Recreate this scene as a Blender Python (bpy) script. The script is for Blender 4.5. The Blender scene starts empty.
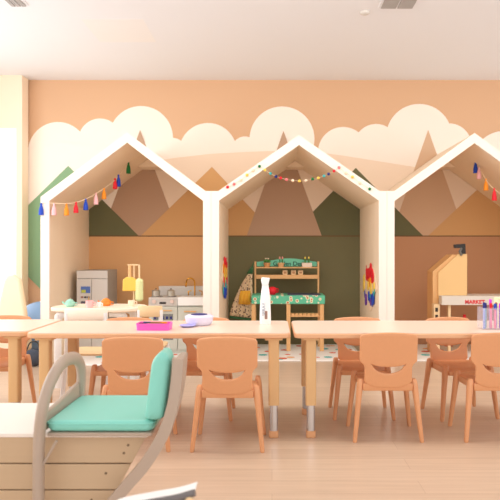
import bpy, bmesh, math, random
from mathutils import Vector, Matrix
R = math.radians; PI = math.pi
random.seed(7)
S = bpy.context.scene
COL = S.collection
H = 0.95; F = 600.0; CX = 272.0; CY = 250.0        # eye height, focal length in px, vanishing point
DB = 6.05; DF = 4.96; CEIL = 2.664                  # back wall, front of the playhouses, ceiling height

# ---------------------------------------------------------------- camera
cam = bpy.data.objects.new('camera', bpy.data.cameras.new('camera')); COL.objects.link(cam)
cam.location = (0, 0, H); cam.rotation_euler = (R(90), 0, 0)
cam.data.sensor_width = 36; cam.data.lens = 36*F/500; cam.data.shift_x = -(CX-250)/500; cam.data.shift_y = 0
cam.data.clip_start = 0.05
cam.data.dof.use_dof = True; cam.data.dof.focus_distance = 3.3; cam.data.dof.aperture_fstop = 5.6
S.camera = cam
# ---------------------------------------------------------------- world and lights
w = bpy.data.worlds.new('world'); S.world = w; w.use_nodes = True
w.node_tree.nodes['Background'].inputs[0].default_value = (1.0, 0.985, 0.96, 1)
w.node_tree.nodes['Background'].inputs[1].default_value = 1.12
def area(name, loc, rot, sx, sy, power, color):
    l = bpy.data.lights.new(name, 'AREA'); l.shape = 'RECTANGLE'; l.size = sx; l.size_y = sy; l.energy = power; l.color = color
    o = bpy.data.objects.new(name, l); COL.objects.link(o); o.location = loc; o.rotation_euler = rot; return o
area('daylight_left_window', (-3.15, 3.2, 1.45), (R(90), 0, R(-90)), 4.0, 1.9, 35, (0.93, 0.97, 1.0))
area('ceiling_fill', (0.6, 3.3, CEIL-0.03), (R(22), 0, 0), 4.2, 0.9, 52, (1.0, 0.93, 0.84))  # warm fill lamp added under the ceiling to brighten the tables and nooks
S.view_settings.view_transform = 'Standard'; S.view_settings.look = 'None'
S.view_settings.gamma = 1; S.view_settings.use_curve_mapping = False
S.view_settings.exposure = 0.47

# ---------------------------------------------------------------- helpers
def lin(c):
    return tuple((v/255/12.92 if v/255 <= 0.04045 else ((v/255+0.055)/1.055)**2.4) for v in c)
MATS = {}
def mat(name, rgb, rough=0.5, metal=0.0, noise=0.0, nscale=20, emit=0, alpha=1.0, trans=0.0, bump=0.0, stretch=None, coat=0.0):
    if name in MATS: return MATS[name]
    m = bpy.data.materials.new(name); m.use_nodes = True; nt = m.node_tree; b = nt.nodes['Principled BSDF']
    c = lin(rgb); b.inputs['Base Color'].default_value = (*c, 1)
    b.inputs['Roughness'].default_value = rough; b.inputs['Metallic'].default_value = metal
    b.inputs['Coat Weight'].default_value = coat
    if trans: b.inputs['Transmission Weight'].default_value = trans
    if alpha < 1: b.inputs['Alpha'].default_value = alpha
    if emit: b.inputs['Emission Color'].default_value = (*c, 1); b.inputs['Emission Strength'].default_value = emit
    tc = nt.nodes.new('ShaderNodeTexCoord'); mp = nt.nodes.new('ShaderNodeMapping'); n = nt.nodes.new('ShaderNodeTexNoise')
    nt.links.new(tc.outputs['Object'], mp.inputs[0]); nt.links.new(mp.outputs[0], n.inputs['Vector'])
    if stretch: mp.inputs['Scale'].default_value = stretch
    n.inputs['Scale'].default_value = nscale; n.inputs['Detail'].default_value = 4
    if noise:
        mx = nt.nodes.new('ShaderNodeMix'); mx.data_type = 'RGBA'
        mx.inputs[6].default_value = (*[v*(1-noise) for v in c], 1); mx.inputs[7].default_value = (*[min(1, v*(1+noise)) for v in c], 1)
        nt.links.new(n.outputs['Fac'], mx.inputs[0]); nt.links.new(mx.outputs[2], b.inputs['Base Color'])
    if bump:
        bp = nt.nodes.new('ShaderNodeBump'); bp.inputs['Strength'].default_value = bump; bp.inputs['Distance'].default_value = 0.004
        nt.links.new(n.outputs['Fac'], bp.inputs['Height']); nt.links.new(bp.outputs[0], b.inputs['Normal'])
    MATS[name] = m; return m

def obj(name, bm, m, parent=None, bevel=0, seg=2, smooth=True, sub=0, solid=0):
    me = bpy.data.meshes.new(name)
    bmesh.ops.recalc_face_normals(bm, faces=bm.faces)
    bm.to_mesh(me); bm.free()
    for mm in (m if isinstance(m, (list, tuple)) else [m]): me.materials.append(mm)
    if smooth: me.shade_smooth(); me.set_sharp_from_angle(angle=R(40))
    o = bpy.data.objects.new(name, me); COL.objects.link(o)
    if parent: o.parent = parent
    if solid: d = o.modifiers.new('solid', 'SOLIDIFY'); d.thickness = solid; d.offset = 0
    if bevel:
        d = o.modifiers.new('bevel', 'BEVEL'); d.width = bevel; d.segments = seg; d.limit_method = 'ANGLE'; d.angle_limit = R(35)
    if sub: d = o.modifiers.new('sub', 'SUBSURF'); d.levels = sub; d.render_levels = sub
    return o
def thing(name, label, cat, loc=(0,0,0), rz=0, group=None):
    o = bpy.data.objects.new(name, None); COL.objects.link(o); o.location = loc; o.rotation_euler = (0, 0, rz)
    o.empty_display_size = .05
    return tag(o, label, cat, group)
def tag(o, label, cat, group=None, kind=None):
    o['label'] = label; o['category'] = cat
    if group: o['group'] = group
    if kind: o['kind'] = kind
    return o
def struct(name, bm, m, **k):
    o = obj(name, bm, m, **k)
    if not o.parent: o['kind'] = 'structure'
    return o
def at(o, loc, rz=0):
    o.location = loc; o.rotation_euler = (0, 0, rz); return o
def dup(root, loc, rz=0, label=None, group=None):
    r = root.copy(); COL.objects.link(r); r.location = loc; r.rotation_euler = (0, 0, rz)
    if label: r['label'] = label
    if group: r['group'] = group
    for ch in list(root.children):
        c = ch.copy(); COL.objects.link(c); c.parent = r
        for g in list(ch.children):
            d = g.copy(); COL.objects.link(d); d.parent = c
    return r
def BM(): return bmesh.new()
def box(bm, x0, x1, y0, y1, z0, z1, mi=0):
    v = [bm.verts.new(p) for p in ((x0,y0,z0),(x1,y0,z0),(x1,y1,z0),(x0,y1,z0),(x0,y0,z1),(x1,y0,z1),(x1,y1,z1),(x0,y1,z1))]
    fs = [bm.faces.new([v[i] for i in f]) for f in ((0,3,2,1),(4,5,6,7),(0,1,5,4),(1,2,6,5),(2,3,7,6),(3,0,4,7))]
    for f in fs: f.material_index = mi
    return bm
def prism(bm, pts, a, b, axis='y', mi=0):
    """polygon pts (u,v) extruded from a to b along the axis"""
    def P(u, v, t): return {'y': (u, t, v), 'x': (t, u, v), 'z': (u, v, t)}[axis]
    A = [bm.verts.new(P(u, v, a)) for u, v in pts]; B = [bm.verts.new(P(u, v, b)) for u, v in pts]
    n = len(pts); fs = [bm.faces.new(A), bm.faces.new(B[::-1])]
    for i in range(n): fs.append(bm.faces.new((A[i], B[i], B[(i+1) % n], A[(i+1) % n])))
    for f in fs: f.material_index = mi
    return bm
def rrect(x0, x1, y0, y1, r, n=6):
    pts = []
    for cx, cy, a0 in ((x1-r, y1-r, 0), (x0+r, y1-r, 90), (x0+r, y0+r, 180), (x1-r, y0+r, 270)):
        for i in range(n+1):
            a = R(a0 + 90*i/n); pts.append((cx+r*math.cos(a), cy+r*math.sin(a)))
    return pts
def lathe(bm, prof, n=24, loc=(0,0,0), sx=1, sy=1, mi=0):
    rings = []
    for r, z in prof:
        if r < 1e-6: rings.append([bm.verts.new((loc[0], loc[1], loc[2]+z))])
        else: rings.append([bm.verts.new((loc[0]+sx*r*math.cos(2*PI*i/n), loc[1]+sy*r*math.sin(2*PI*i/n), loc[2]+z)) for i in range(n)])
    for A, B in zip(rings, rings[1:]):
        for i in range(n):
            j = (i+1) % n
            if len(A) == 1 and len(B) == 1: continue
            if len(A) == 1: f = bm.faces.new((A[0], B[i], B[j]))
            elif len(B) == 1: f = bm.faces.new((A[i], A[j], B[0]))
            else: f = bm.faces.new((A[i], A[j], B[j], B[i]))
            f.material_index = mi
    for k in (0, -1):
        if len(rings[k]) > 1: f = bm.faces.new(rings[k]); f.material_index = mi
    return bm
def tube(bm, pts, rad, n=10, closed=False, flat=None, mi=0):
    """tube through pts; rad is a number or one per point; flat=(a,b,up) gives an oblong section"""
    pts = [Vector(p) for p in pts]; m = len(pts); rings = []
    rads = rad if isinstance(rad, (list, tuple)) else [rad]*m
    up0 = Vector(flat[2]) if flat else None
    prev = None
    for i, p in enumerate(pts):
        a = pts[(i-1) % m] if (closed or i > 0) else p; b = pts[(i+1) % m] if (closed or i < m-1) else p
        t = (b-a).normalized()
        if up0: u = (up0 - t*up0.dot(t)).normalized()
        else:
            ref = prev if prev else (Vector((0,0,1)) if abs(t.z) < .9 else Vector((1,0,0)))
            u = (ref - t*ref.dot(t)).normalized(); prev = u
        v = t.cross(u); ru = rads[i]*(flat[0] if flat else 1); rv = rads[i]*(flat[1] if flat else 1)
        rings.append([bm.verts.new(p + u*ru*math.cos(2*PI*k/n) + v*rv*math.sin(2*PI*k/n)) for k in range(n)])
    for i in range(m if closed else m-1):
        A, B = rings[i], rings[(i+1) % m]
        for k in range(n):
            f = bm.faces.new((A[k], A[(k+1) % n], B[(k+1) % n], B[k])); f.material_index = mi
    if not closed:
        for r_ in (rings[0], rings[-1]): f = bm.faces.new(r_); f.material_index = mi
    return bm
def ball(bm, c, r, sx=1, sy=1, sz=1, u=16, v=10, mi=0):
    ret = bmesh.ops.create_uvsphere(bm, u_segments=u, v_segments=v, radius=r)
    for q in ret['verts']: q.co = Vector((q.co.x*sx+c[0], q.co.y*sy+c[1], q.co.z*sz+c[2]))
    for q in ret['verts']:
        for f in q.link_faces: f.material_index = mi
    return bm
def spline(P, n=8):
    out = []
    P = [Vector(p) for p in P]
    for i in range(len(P)-1):
        p0 = P[max(i-1, 0)]; p1 = P[i]; p2 = P[i+1]; p3 = P[min(i+2, len(P)-1)]
        for k in range(n):
            t = k/n
            out.append(0.5*((2*p1)+(p2-p0)*t+(2*p0-5*p1+4*p2-p3)*t*t+(3*p1-p0-3*p2+p3)*t**3))
    out.append(P[-1]); return out
def text_mesh(txt, size, m, name, parent, loc, rot=(R(90), 0, 0), depth=0.001, bold=0.0, align='CENTER'):
    c = bpy.data.curves.new(name, 'FONT'); c.body = txt; c.size = size; c.extrude = depth; c.offset = bold
    c.align_x = align; c.align_y = 'CENTER'
    t = bpy.data.objects.new(name+'_curve', c); COL.objects.link(t)
    bpy.context.view_layer.update()
    me = bpy.data.meshes.new_from_object(t.evaluated_get(bpy.context.evaluated_depsgraph_get()))
    bpy.data.objects.remove(t); bpy.data.curves.remove(c)
    me.materials.clear(); me.materials.append(m); me.name = name
    o = bpy.data.objects.new(name, me); COL.objects.link(o); o.parent = parent; o.location = loc; o.rotation_euler = rot
    return o
def px(x, d): return (x-CX)*d/F
def pz(y, d): return H-(y-CY)*d/F

# ---------------------------------------------------------------- materials
M_ceil = mat('ceiling_paint', (234, 236, 242), .9)
M_peach = mat('wall_peach', (220, 178, 142), .85)
M_cloud = mat('mural_cloud', (252, 240, 228), .85)
M_hill = mat('mural_hill', (244, 222, 200), .85)
M_brown = mat('mural_brown', (192, 158, 132), .85)
M_tanm = mat('mural_tan', (216, 180, 148), .85)
M_ochre = mat('mural_ochre', (218, 170, 116), .85)
M_green = mat('mural_green', (108, 108, 76), .85)
M_green_lit = mat('mural_green_lit', (136, 172, 134), .85)  # lit copy of the mural green, daylight wash put into the colour
M_ptan = mat('mural_panel_tan', (226, 174, 122), .85)
M_polive = mat('mural_panel_olive', (118, 114, 82), .85)
M_pbrown = mat('mural_panel_brown', (198, 148, 112), .85)
M_line = mat('panel_joint', (120, 90, 60), .9)
M_frame = mat('playhouse_front', (250, 238, 228), .6)
M_inner = mat('playhouse_inner', (250, 228, 200), .6, noise=.04, nscale=6, stretch=(1, 1, .3))
M_pier = mat('pier_paint', (252, 232, 208), .8)
M_chair = mat('chair_plastic', (226, 162, 116), .36, noise=.03, nscale=60)
M_tabletop = mat('table_laminate', (242, 218, 200), .32)
M_tedge = mat('table_edge', (232, 180, 138), .4)
M_tleg = mat('table_leg_wood', (226, 184, 132), .45, noise=.05, nscale=10, stretch=(1,1,.1))
M_chrome = mat('chrome', (205, 208, 214), .18, metal=1)
M_foot = mat('foot_plastic', (224, 168, 122), .5)
M_turq = mat('turquoise_vinyl', (138, 216, 202), .42, noise=.04, nscale=5, bump=.15)
M_greige = mat('greige_frame', (182, 162, 146), .45)
M_slat = mat('slat_wood', (200, 172, 140), .55, noise=.06, nscale=8, stretch=(.2, 1, 4))
M_white = mat('white_plastic', (245, 245, 245), .4)
M_wood = mat('light_wood', (232, 182, 124), .5, noise=.06, nscale=9, stretch=(1, 1, .3))
M_birch = mat('birch', (240, 208, 162), .5, noise=.04, nscale=9, stretch=(1, 1, .3))
M_dark = mat('dark_gap', (60, 50, 42), .8)
M_grey = mat('play_kitchen_grey', (206, 200, 194), .5)
M_grey2 = mat('play_kitchen_dark_grey', (160, 155, 148), .5)
M_black = mat('black_plastic', (38, 34, 32), .5)
M_gold = mat('brass', (214, 160, 62), .25, metal=1)
M_teal = mat('garden_teal', (110, 200, 168), .5)
M_blue = mat('blue', (20, 70, 190), .6); M_red = mat('red', (228, 24, 44), .6); M_pink = mat('pink', (250, 190, 196), .6)
M_orange = mat('orange', (242, 148, 24), .6); M_gr = mat('green', (18, 120, 56), .6); M_yel = mat('yellow', (240, 205, 90), .6)
M_tealb = mat('teal_ball', (70, 180, 180), .7); M_cream = mat('cream', (250, 225, 195), .7); M_hot = mat('hot_pink', (248, 96, 196), .35)
M_navy = mat('navy', (30, 36, 120), .6); M_string = mat('string', (240, 215, 185), .8)

# ---------------------------------------------------------------- setting
def floor_material():
    m = bpy.data.materials.new('wood_floor'); m.use_nodes = True; nt = m.node_tree; b = nt.nodes['Principled BSDF']
    tc = nt.nodes.new('ShaderNodeTexCoord'); mp = nt.nodes.new('ShaderNodeMapping'); br = nt.nodes.new('ShaderNodeTexBrick')
    nt.links.new(tc.outputs['Object'], mp.inputs[0]); nt.links.new(mp.outputs[0], br.inputs['Vector'])
    br.inputs['Color1'].default_value = (*lin((218, 192, 168)), 1); br.inputs['Color2'].default_value = (*lin((211, 184, 160)), 1)
    br.inputs['Mortar'].default_value = (*lin((204, 176, 152)), 1)
    br.inputs['Scale'].default_value = 1; br.inputs['Mortar Size'].default_value = .002; br.inputs['Brick Width'].default_value = 1.2; br.inputs['Row Height'].default_value = .13
    n = nt.nodes.new('ShaderNodeTexNoise'); mp2 = nt.nodes.new('ShaderNodeMapping'); mp2.inputs['Scale'].default_value = (1.2, 22, 1)
    nt.links.new(tc.outputs['Object'], mp2.inputs[0]); nt.links.new(mp2.outputs[0], n.inputs['Vector']); n.inputs['Scale'].default_value = 2; n.inputs['Detail'].default_value = 5
    mx = nt.nodes.new('ShaderNodeMix'); mx.data_type = 'RGBA'; mx.blend_type = 'MULTIPLY'; mx.inputs[0].default_value = .35
    cr = nt.nodes.new('ShaderNodeValToRGB'); cr.color_ramp.elements[0].position = .3; cr.color_ramp.elements[0].color = (.68, .62, .56, 1); cr.color_ramp.elements[1].position = .7; cr.color_ramp.elements[1].color = (1, 1, 1, 1)
    nt.links.new(n.outputs['Fac'], cr.inputs[0]); nt.links.new(br.outputs['Color'], mx.inputs[6]); nt.links.new(cr.outputs[0], mx.inputs[7]); nt.links.new(mx.outputs[2], b.inputs['Base Color'])
    b.inputs['Roughness'].default_value = .3
    return m
struct('floor', box(BM(), -3.3, 4.2, -.9, DB+.1, -.05, 0), floor_material(), smooth=False)
struct('ceiling', box(BM(), -3.3, 4.2, -.9, DB+.1, CEIL, CEIL+.05), M_ceil, smooth=False)

def build_back_wall():
    mats = [M_peach, M_cloud, M_hill, M_brown, M_ochre, M_green, M_green_lit, M_ptan, M_polive, M_pbrown, M_line, M_tanm]
    bm = box(BM(), -3.3, 4.2, DB, DB+.1, 0, CEIL)
    lay = [DB-.0006]
    def poly(pts, mi):
        y = lay[0]; lay[0] -= .0005
        f = bm.faces.new([bm.verts.new((px(a, DB), y, pz(b, DB))) for a, b in pts]); f.material_index = mi
    def circle(cx, cy, r, mi): poly([(cx+r*math.cos(2*PI*i/48), cy+r*math.sin(2*PI*i/48)) for i in range(48)], mi)
    def mountain(x, y, s1, s2, mi, yb=236.5): poly([(x, y), (x+s2*(yb-y), yb), (x-s1*(yb-y), yb)], mi)
    for c in ((58,152,30),(100,140,21.5),(141,138,32),(173,151,13),(208,152,29),(245,150,13.5),(282,139,32.5),(343,152,25),(376,146,22),(419,137,33),(449,146,22.5),(504,163,32),(545,150,34),(585,160,26)):
        circle(*c, 1)
    poly([(28,150),(60,142),(100,146),(141,142),(173,146),(208,142),(245,144),(282,140),(316,150),(343,146),(376,140),(419,136),(450,142),(478,150),(520,150),(700,150),(700,237),(28,237)], 1)
    poly([(150,162),(175,158),(210,154),(247,152),(300,150),(345,156),(420,168),(500,175),(700,180),(700,237),(150,237)], 2)
    mountain(428, 130, .353, .355, 11)
    mountain(140.3, 130, .37, .37, 3)
    mountain(355.7, 168, .98, .99, 5)
    mountain(212, 167, 1.03, .94, 4)
    mountain(283.4, 131, .35, .365, 3)
    mountain(502, 166, 1.06, 1.0, 4)
    mountain(590, 140, .4, .4, 3)
    poly([(68.5,166),(140,237),(60,237),(60,308),(28,276),(28,206)], 6)  # green mountain outside the nook, painted paler for the strong light there
    poly([(76,173.5),(140,237),(76,237)], 5)
    zb = CY+H*F/DB
    for x0, x1, mi in ((62, 222, 7), (222, 366.5, 8), (366.5, 720, 9)):
        poly([(x0,236),(x1,236),(x1,zb),(x0,zb)], mi)
    poly([(84,235.6),(720,235.6),(720,236.6),(84,236.6)], 10)
    o = struct('wall_back', bm, mats, smooth=False)
    return o
build_back_wall()
# pier on the left with bright daylit window
PX = -2.45; PY = 5.88
def build_left():
    bm = BM()
    zt = pz(128, PY); 
    box(bm, -3.3, PX, PY, DB-.02, zt, CEIL)
    box(bm, PX-.055, PX, PY, DB-.02, 0, zt)
    box(bm, -3.3, PX-.055, PY, DB-.02, 0, .1)
    struct('wall_pier', bm, M_pier, smooth=False)
    fr = struct('window_1', box(BM(), -3.3, PX-.055, PY+.02, PY+.03, .1, zt), mat('daylit_blind', (255, 252, 247), .8, emit=.5), smooth=False)
    b2 = BM()
    for z in (.1, zt-.03): box(b2, -3.28, PX-.056, PY+.004, PY+.019, z, z+.03)
    box(b2, PX-.086, PX-.056, PY+.004, PY+.019, .13, zt-.03)
    struct('window_frame', b2, M_white, parent=fr)
build_left()
def build_side():
    bm = BM()
    box(bm, -3.3, -3.2, -.9, 1.15, 0, CEIL); box(bm, -3.3, -3.2, 5.25, PY-.01, 0, CEIL)
    box(bm, -3.3, -3.2, 1.15, 5.25, 0, .45); box(bm, -3.3, -3.2, 1.15, 5.25, 2.45, CEIL)
    struct('wall_left', bm, M_pier, smooth=False)
    b = BM()
    for y in (1.15, 2.5, 3.85, 5.2): box(b, -3.28, -3.22, y, y+.05, .45, 2.45)
    for z in (.45, 2.4): box(b, -3.28, -3.22, 1.2, 5.2, z, z+.05)
    struct('window_2', b, M_white, smooth=False)
build_side()
def build_ceiling_bits():
    def cx(x, y):
        d = (CEIL-H)*F/(CY-y); return px(x, d), d
    M_vent = mat('vent_grey', (168, 166, 166), .6)
    for x0, x1, ya, yb, n, lab in ((11, 27, -6, 5, 3, 'grey slotted ceiling vent at the left of the ceiling'), (380, 413, -6, 7, 2, 'pale double ceiling grille right of centre on the ceiling')):
        xa, d1 = cx(x0, yb); xb, _ = cx(x1, yb); _, d0 = cx(x0, ya)
        t = thing('ceiling_vent', lab, 'vent', ((xa+xb)/2, (d0+d1)/2, CEIL)); W = (xb-xa)/2; D = (d1-d0)/2
        obj('vent_frame', prism(BM(), rrect(-W-.012, W+.012, -D-.012, D+.012, .01), -.006, 0, 'z'), M_ceil, t)
        for k in range(n):
            a = -W+2*W*k/n+.006; b_ = -W+2*W*(k+1)/n-.006
            obj('grille', box(BM(), a, b_, -D, D, -.012, -.007), M_vent, t, smooth=False)
    X, d = cx(365, 12)
    t = thing('smoke_detector', 'small round white sensor on the ceiling beside the pale grille', 'smoke detector', (X, d, CEIL))
    obj('sensor_body', lathe(BM(), [(0, 0), (.035, 0), (.033, -.012), (.018, -.02), (0, -.02)]), mat('sensor', (215, 212, 208), .5), t)
    obj('sensor_ring', lathe(BM(), [(.019, -.0195), (.021, -.0165), (.019, -.0165)]), M_grey2, t)
    xa, d1 = cx(100, 42); xb, _ = cx(156, 42); _, d0 = cx(100, 19)
    o = obj('ceiling_hatch', prism(BM(), rrect(-(xb-xa)/2, (xb-xa)/2, -(d1-d0)/2, (d1-d0)/2, .01), -.0012, 0, 'z'), mat('hatch_white', (238, 237, 238), .8))
    at(o, ((xa+xb)/2, (d0+d1)/2, CEIL)); tag(o, 'faint white square access panel in the left ceiling', 'ceiling panel')
build_ceiling_bits()

# ---------------------------------------------------------------- playhouses
def playhouse(label, xl, xr, xm, ol, orr, ye, yr, slope, yo, flatL, flatR):
    cxm = px(xm, DF); X = lambda v: px(v, DF)-cxm; Z = lambda v: pz(v, DF)
    t = thing('playhouse', label, 'playhouse', (cxm, DF, 0), 0, 'house-shaped play nooks along the wall')
    def outer_y(x): return max(yo+slope*abs(x-xm), 0)
    ze_l = Z(191) if flatL else Z(outer_y(ol)); ze_r = Z(191) if flatR else Z(outer_y(orr))
    outer = [(X(ol), 0), (X(ol), ze_l)]
    if flatL: outer.append((X(xm-(191-yo)/slope), Z(191)))
    outer.append((0, Z(yo)))
    if flatR: outer.append((X(xm+(191-yo)/slope), Z(191)))
    outer += [(X(orr), ze_r), (X(orr), 0)]
    il = [(X(xl), 0), (X(xl), Z(ye)), (0, Z(yr)), (X(xr), Z(ye)), (X(xr), 0)]
    # front frame as two halves sharing the ridge line
    mid_o = outer.index((0, Z(yo)))
    left = outer[:mid_o+1] + [il[2], il[1], il[0]]
    right = outer[mid_o:] + [il[4], il[3], il[2]]
    e = .0004
    def half(pts, a, b):
        bm = BM()
        # split in post and roof quads for clean faces
        prism(bm, pts, a, b); return bm
    bm = BM(); prism(bm, left, 0, .02); prism(bm, right, 0, .02)
    bmesh.ops.remove_doubles(bm, verts=bm.verts, dist=1e-5)
    obj('front_frame', bm, M_frame, t, smooth=False)
    y0, y1 = .0205, DB-.012-DF
    g = .0005
    kl = (X(ol)+g, ze_l-g); kr = (X(orr)-g, ze_r-g)
    obj('side_panel', prism(BM(), [(X(ol)+g, 0), kl, il[1], il[0]], y0, y1), M_inner, t, smooth=False)
    obj('side_panel', prism(BM(), [(X(orr)-g, 0), kr, il[3], il[4]], y0, y1), M_inner, t, smooth=False)
    obj('roof_panel', prism(BM(), [kl] + [(a+g, b-g) for a, b in outer[2:mid_o]] + [(0, Z(yo)-g), il[2], il[1]], y0, y1), M_inner, t, smooth=False)
    obj('roof_panel', prism(BM(), [(0, Z(yo)-g)] + [(a-g, b-g) for a, b in outer[mid_o+1:-2]] + [kr, il[3], il[2]], y0, y1), M_inner, t, smooth=False)
    zc = pz(170, DB); hw = (Z(yr)-zc)/(slope)*1.0
    obj('ridge_board', prism(BM(), [(-hw+.003, zc), (hw-.003, zc), (0, Z(yr)-.003)], y1-.22, y1-.001), M_inner, t, smooth=False)
    return t
H1 = playhouse('left playhouse nook with play kitchen and blue-ended tassel garland', 49.2, 203, 127, 40.5, 211-.1, 200.8, 142.5, .745, 132.5, False, True)
H2 = playhouse('middle playhouse nook with olive back wall and felt ball garland', 219, 379, 299, 211+.1, 387-.1, 200.5, 145, .694, 135, True, True)
H3 = playhouse('right playhouse nook with brown back wall and market stall', 394.5, 554.7, 474.6, 387+.1, 563, 201, 143, .724, 133, True, True)

# wall art on the inner walls of the middle playhouse
def art(Xw, side, py0, py1, d0, d1, label, seed):
    """colourful patchwork decal on a side panel; a flat plaque lying on the wall plane"""
    rnd = random.Random(seed); z0 = 0; hz = (pz(py0, d0)-pz(py1, d0)); 
    t = thing('wall_art', label, 'wall art', (Xw, (d0+d1)/2, pz((py0+py1)/2, (d0+d1)/2)))
    hy = (d1-d0)/2; hh = hz/2
    pts = [(hy*math.cos(a)*(1 if math.sin(a) > 0 else .8+.2*math.sin(3*a)), hh*math.sin(a)) for a in [2*PI*i/32 for i in range(32)]]
    obj('backing', prism(BM(), pts, 0, side*.006, 'x'), M_cream, t, smooth=False)
    cols = [M_red, M_orange, M_yel, M_blue, M_tealb, M_hot, M_gr, M_navy]
    for i in range(40):
        for _ in range(20):
            a = rnd.uniform(-.8, .8); b = rnd.uniform(-.9, .9)
            if a*a+b*b < .78: break
        r = rnd.uniform(.03, .05)
        bb = b+rnd.uniform(-.12, .12); V = mat('art_violet', (110, 60, 160), .6)
        c = (M_red if bb > .5 else M_orange if bb > .2 else M_yel if bb > 0 else M_tealb if bb > -.25 else M_blue if bb > -.5 else V) if seed == 5 else (M_red if bb > .55 else M_orange if bb > .3 else M_yel if bb > -.05 else M_red if bb > -.3 else M_tealb if bb > -.55 else M_blue)
        q = [(a*hy+r*.8*math.cos(x), b*hh+r*1.2*math.sin(x)) for x in [2*PI*k/7+i for k in range(7)]]
        obj('colour_patch', prism(BM(), q, side*.0065, side*(.0075+.0003*i), 'x'), c, t, smooth=False)
    return t
art(px(219, DF)+.001, 1, 258, 298, 5.20, 5.75, 'colourful oval collage on the left inner wall of the middle playhouse', 3)
art(px(379, DF)-.001, -1, 262, 312, 5.05, 5.80, 'rainbow-coloured collage on the right inner wall of the middle playhouse', 5)

# ---------------------------------------------------------------- garlands
def tassel_garland(label, string_pts, tassels):
    t = thing('tassel_garland', label, 'garland', string_pts[0])
    o = Vector(string_pts[0])
    obj('string', tube(BM(), [p-o for p in spline(string_pts, 8)], .0028, 6), M_string, t)
    for (x, y, d, h, m) in tassels:
        P = Vector((px(x, d), d, pz(y, d)))-o
        bm = BM(); L = h*d/F
        lathe(bm, [(0, 0), (.006, -.001), (.010, -.012), (.007, -.02), (.013, -.034), (.019, -L*.6), (.021, -L), (.0, -L)], 12, P)
        obj('tassel', bm, m, t)
def P3(x, y, d): return (px(x, d), d, pz(y, d))
f = DF-.006
tassel_garland('tassel garland with drooping coloured tassels rising across the left playhouse opening',
    [P3(41, 203, f), P3(54, 203.2, f+.02), P3(70, 203.4, f+.06), P3(86, 199, f+.15), P3(104, 188.5, f+.3), P3(117, 178, f+.42), P3(128, 164, f+.55), P3(139, 156.5, f+.6)],
    [(41.2, 203, f, 12, M_blue), (54, 203.2, f+.02, 12, M_pink), (66.5, 203.4, f+.05, 12, M_orange), (76, 201.8, f+.09, 11, M_red), (85.7, 198.5, f+.15, 11.5, M_blue), (96, 192.5, f+.24, 12, M_pink), (104, 188, f+.3, 11, M_orange), (115, 178, f+.4, 11, M_red), (118.5, 174.5, f+.43, 12, M_blue), (128.5, 162, f+.55, 11.5, M_gr)])
tassel_garland('tassel garland hanging in the roof of the right playhouse',
    [P3(463, 155, f+.5), P3(472, 155.5, f+.45), P3(478, 165, f+.4), P3(485.5, 179, f+.3), P3(494, 189, f+.2), P3(508, 198, f+.1), P3(530, 203, f+.03), P3(557, 203, f)],
    [(475.5, 161, f+.42, 12, M_blue), (479, 167, f+.39, 12, M_pink), (486, 178.5, f+.3, 12, M_orange), (494.3, 188, f+.2, 12.5, M_red), (508, 197, f+.1, 12, M_blue)])
def ball_garland():
    B = [(227.5,187,'r'),(234,184,'p'),(241,180,'c'),(247,175,'y'),(253,170.5,'c'),(259.5,166.3,'g'),(265,170,'y'),(270.5,173.5,'t'),(276,176.5,'n'),(280.7,178,'r'),(286.5,179.5,'p'),(292.7,180.5,'c'),(299.5,181,'y'),(306,180.5,'c'),(312.7,179,'g'),(318.3,178,'y'),(324,176,'t'),(328.6,174,'n'),(334,171,'r'),(339,167.5,'p'),(346,173,'c'),(352.5,177,'y'),(360,183,'c'),(369.7,189,'g')]
    M = dict(r=M_red, p=mat('salmon', (245, 130, 130), .7), c=M_cream, y=M_yel, g=M_gr, t=M_tealb, n=M_navy)
    d = DF-.012
    t = thing('ball_garland', 'multicoloured felt ball garland draped across the middle playhouse gable', 'garland', P3(227.5, 187, d))
    o = Vector(P3(227.5, 187, d)); pts = [Vector(P3(x, y, d))-o for x, y, _ in B]
    obj('string', tube(BM(), pts, .0015, 6), M_string, t)
    for p, b in zip(pts, B): obj('felt_ball', ball(BM(), p, .0125), M[b[2]], t)
ball_garland()

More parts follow.
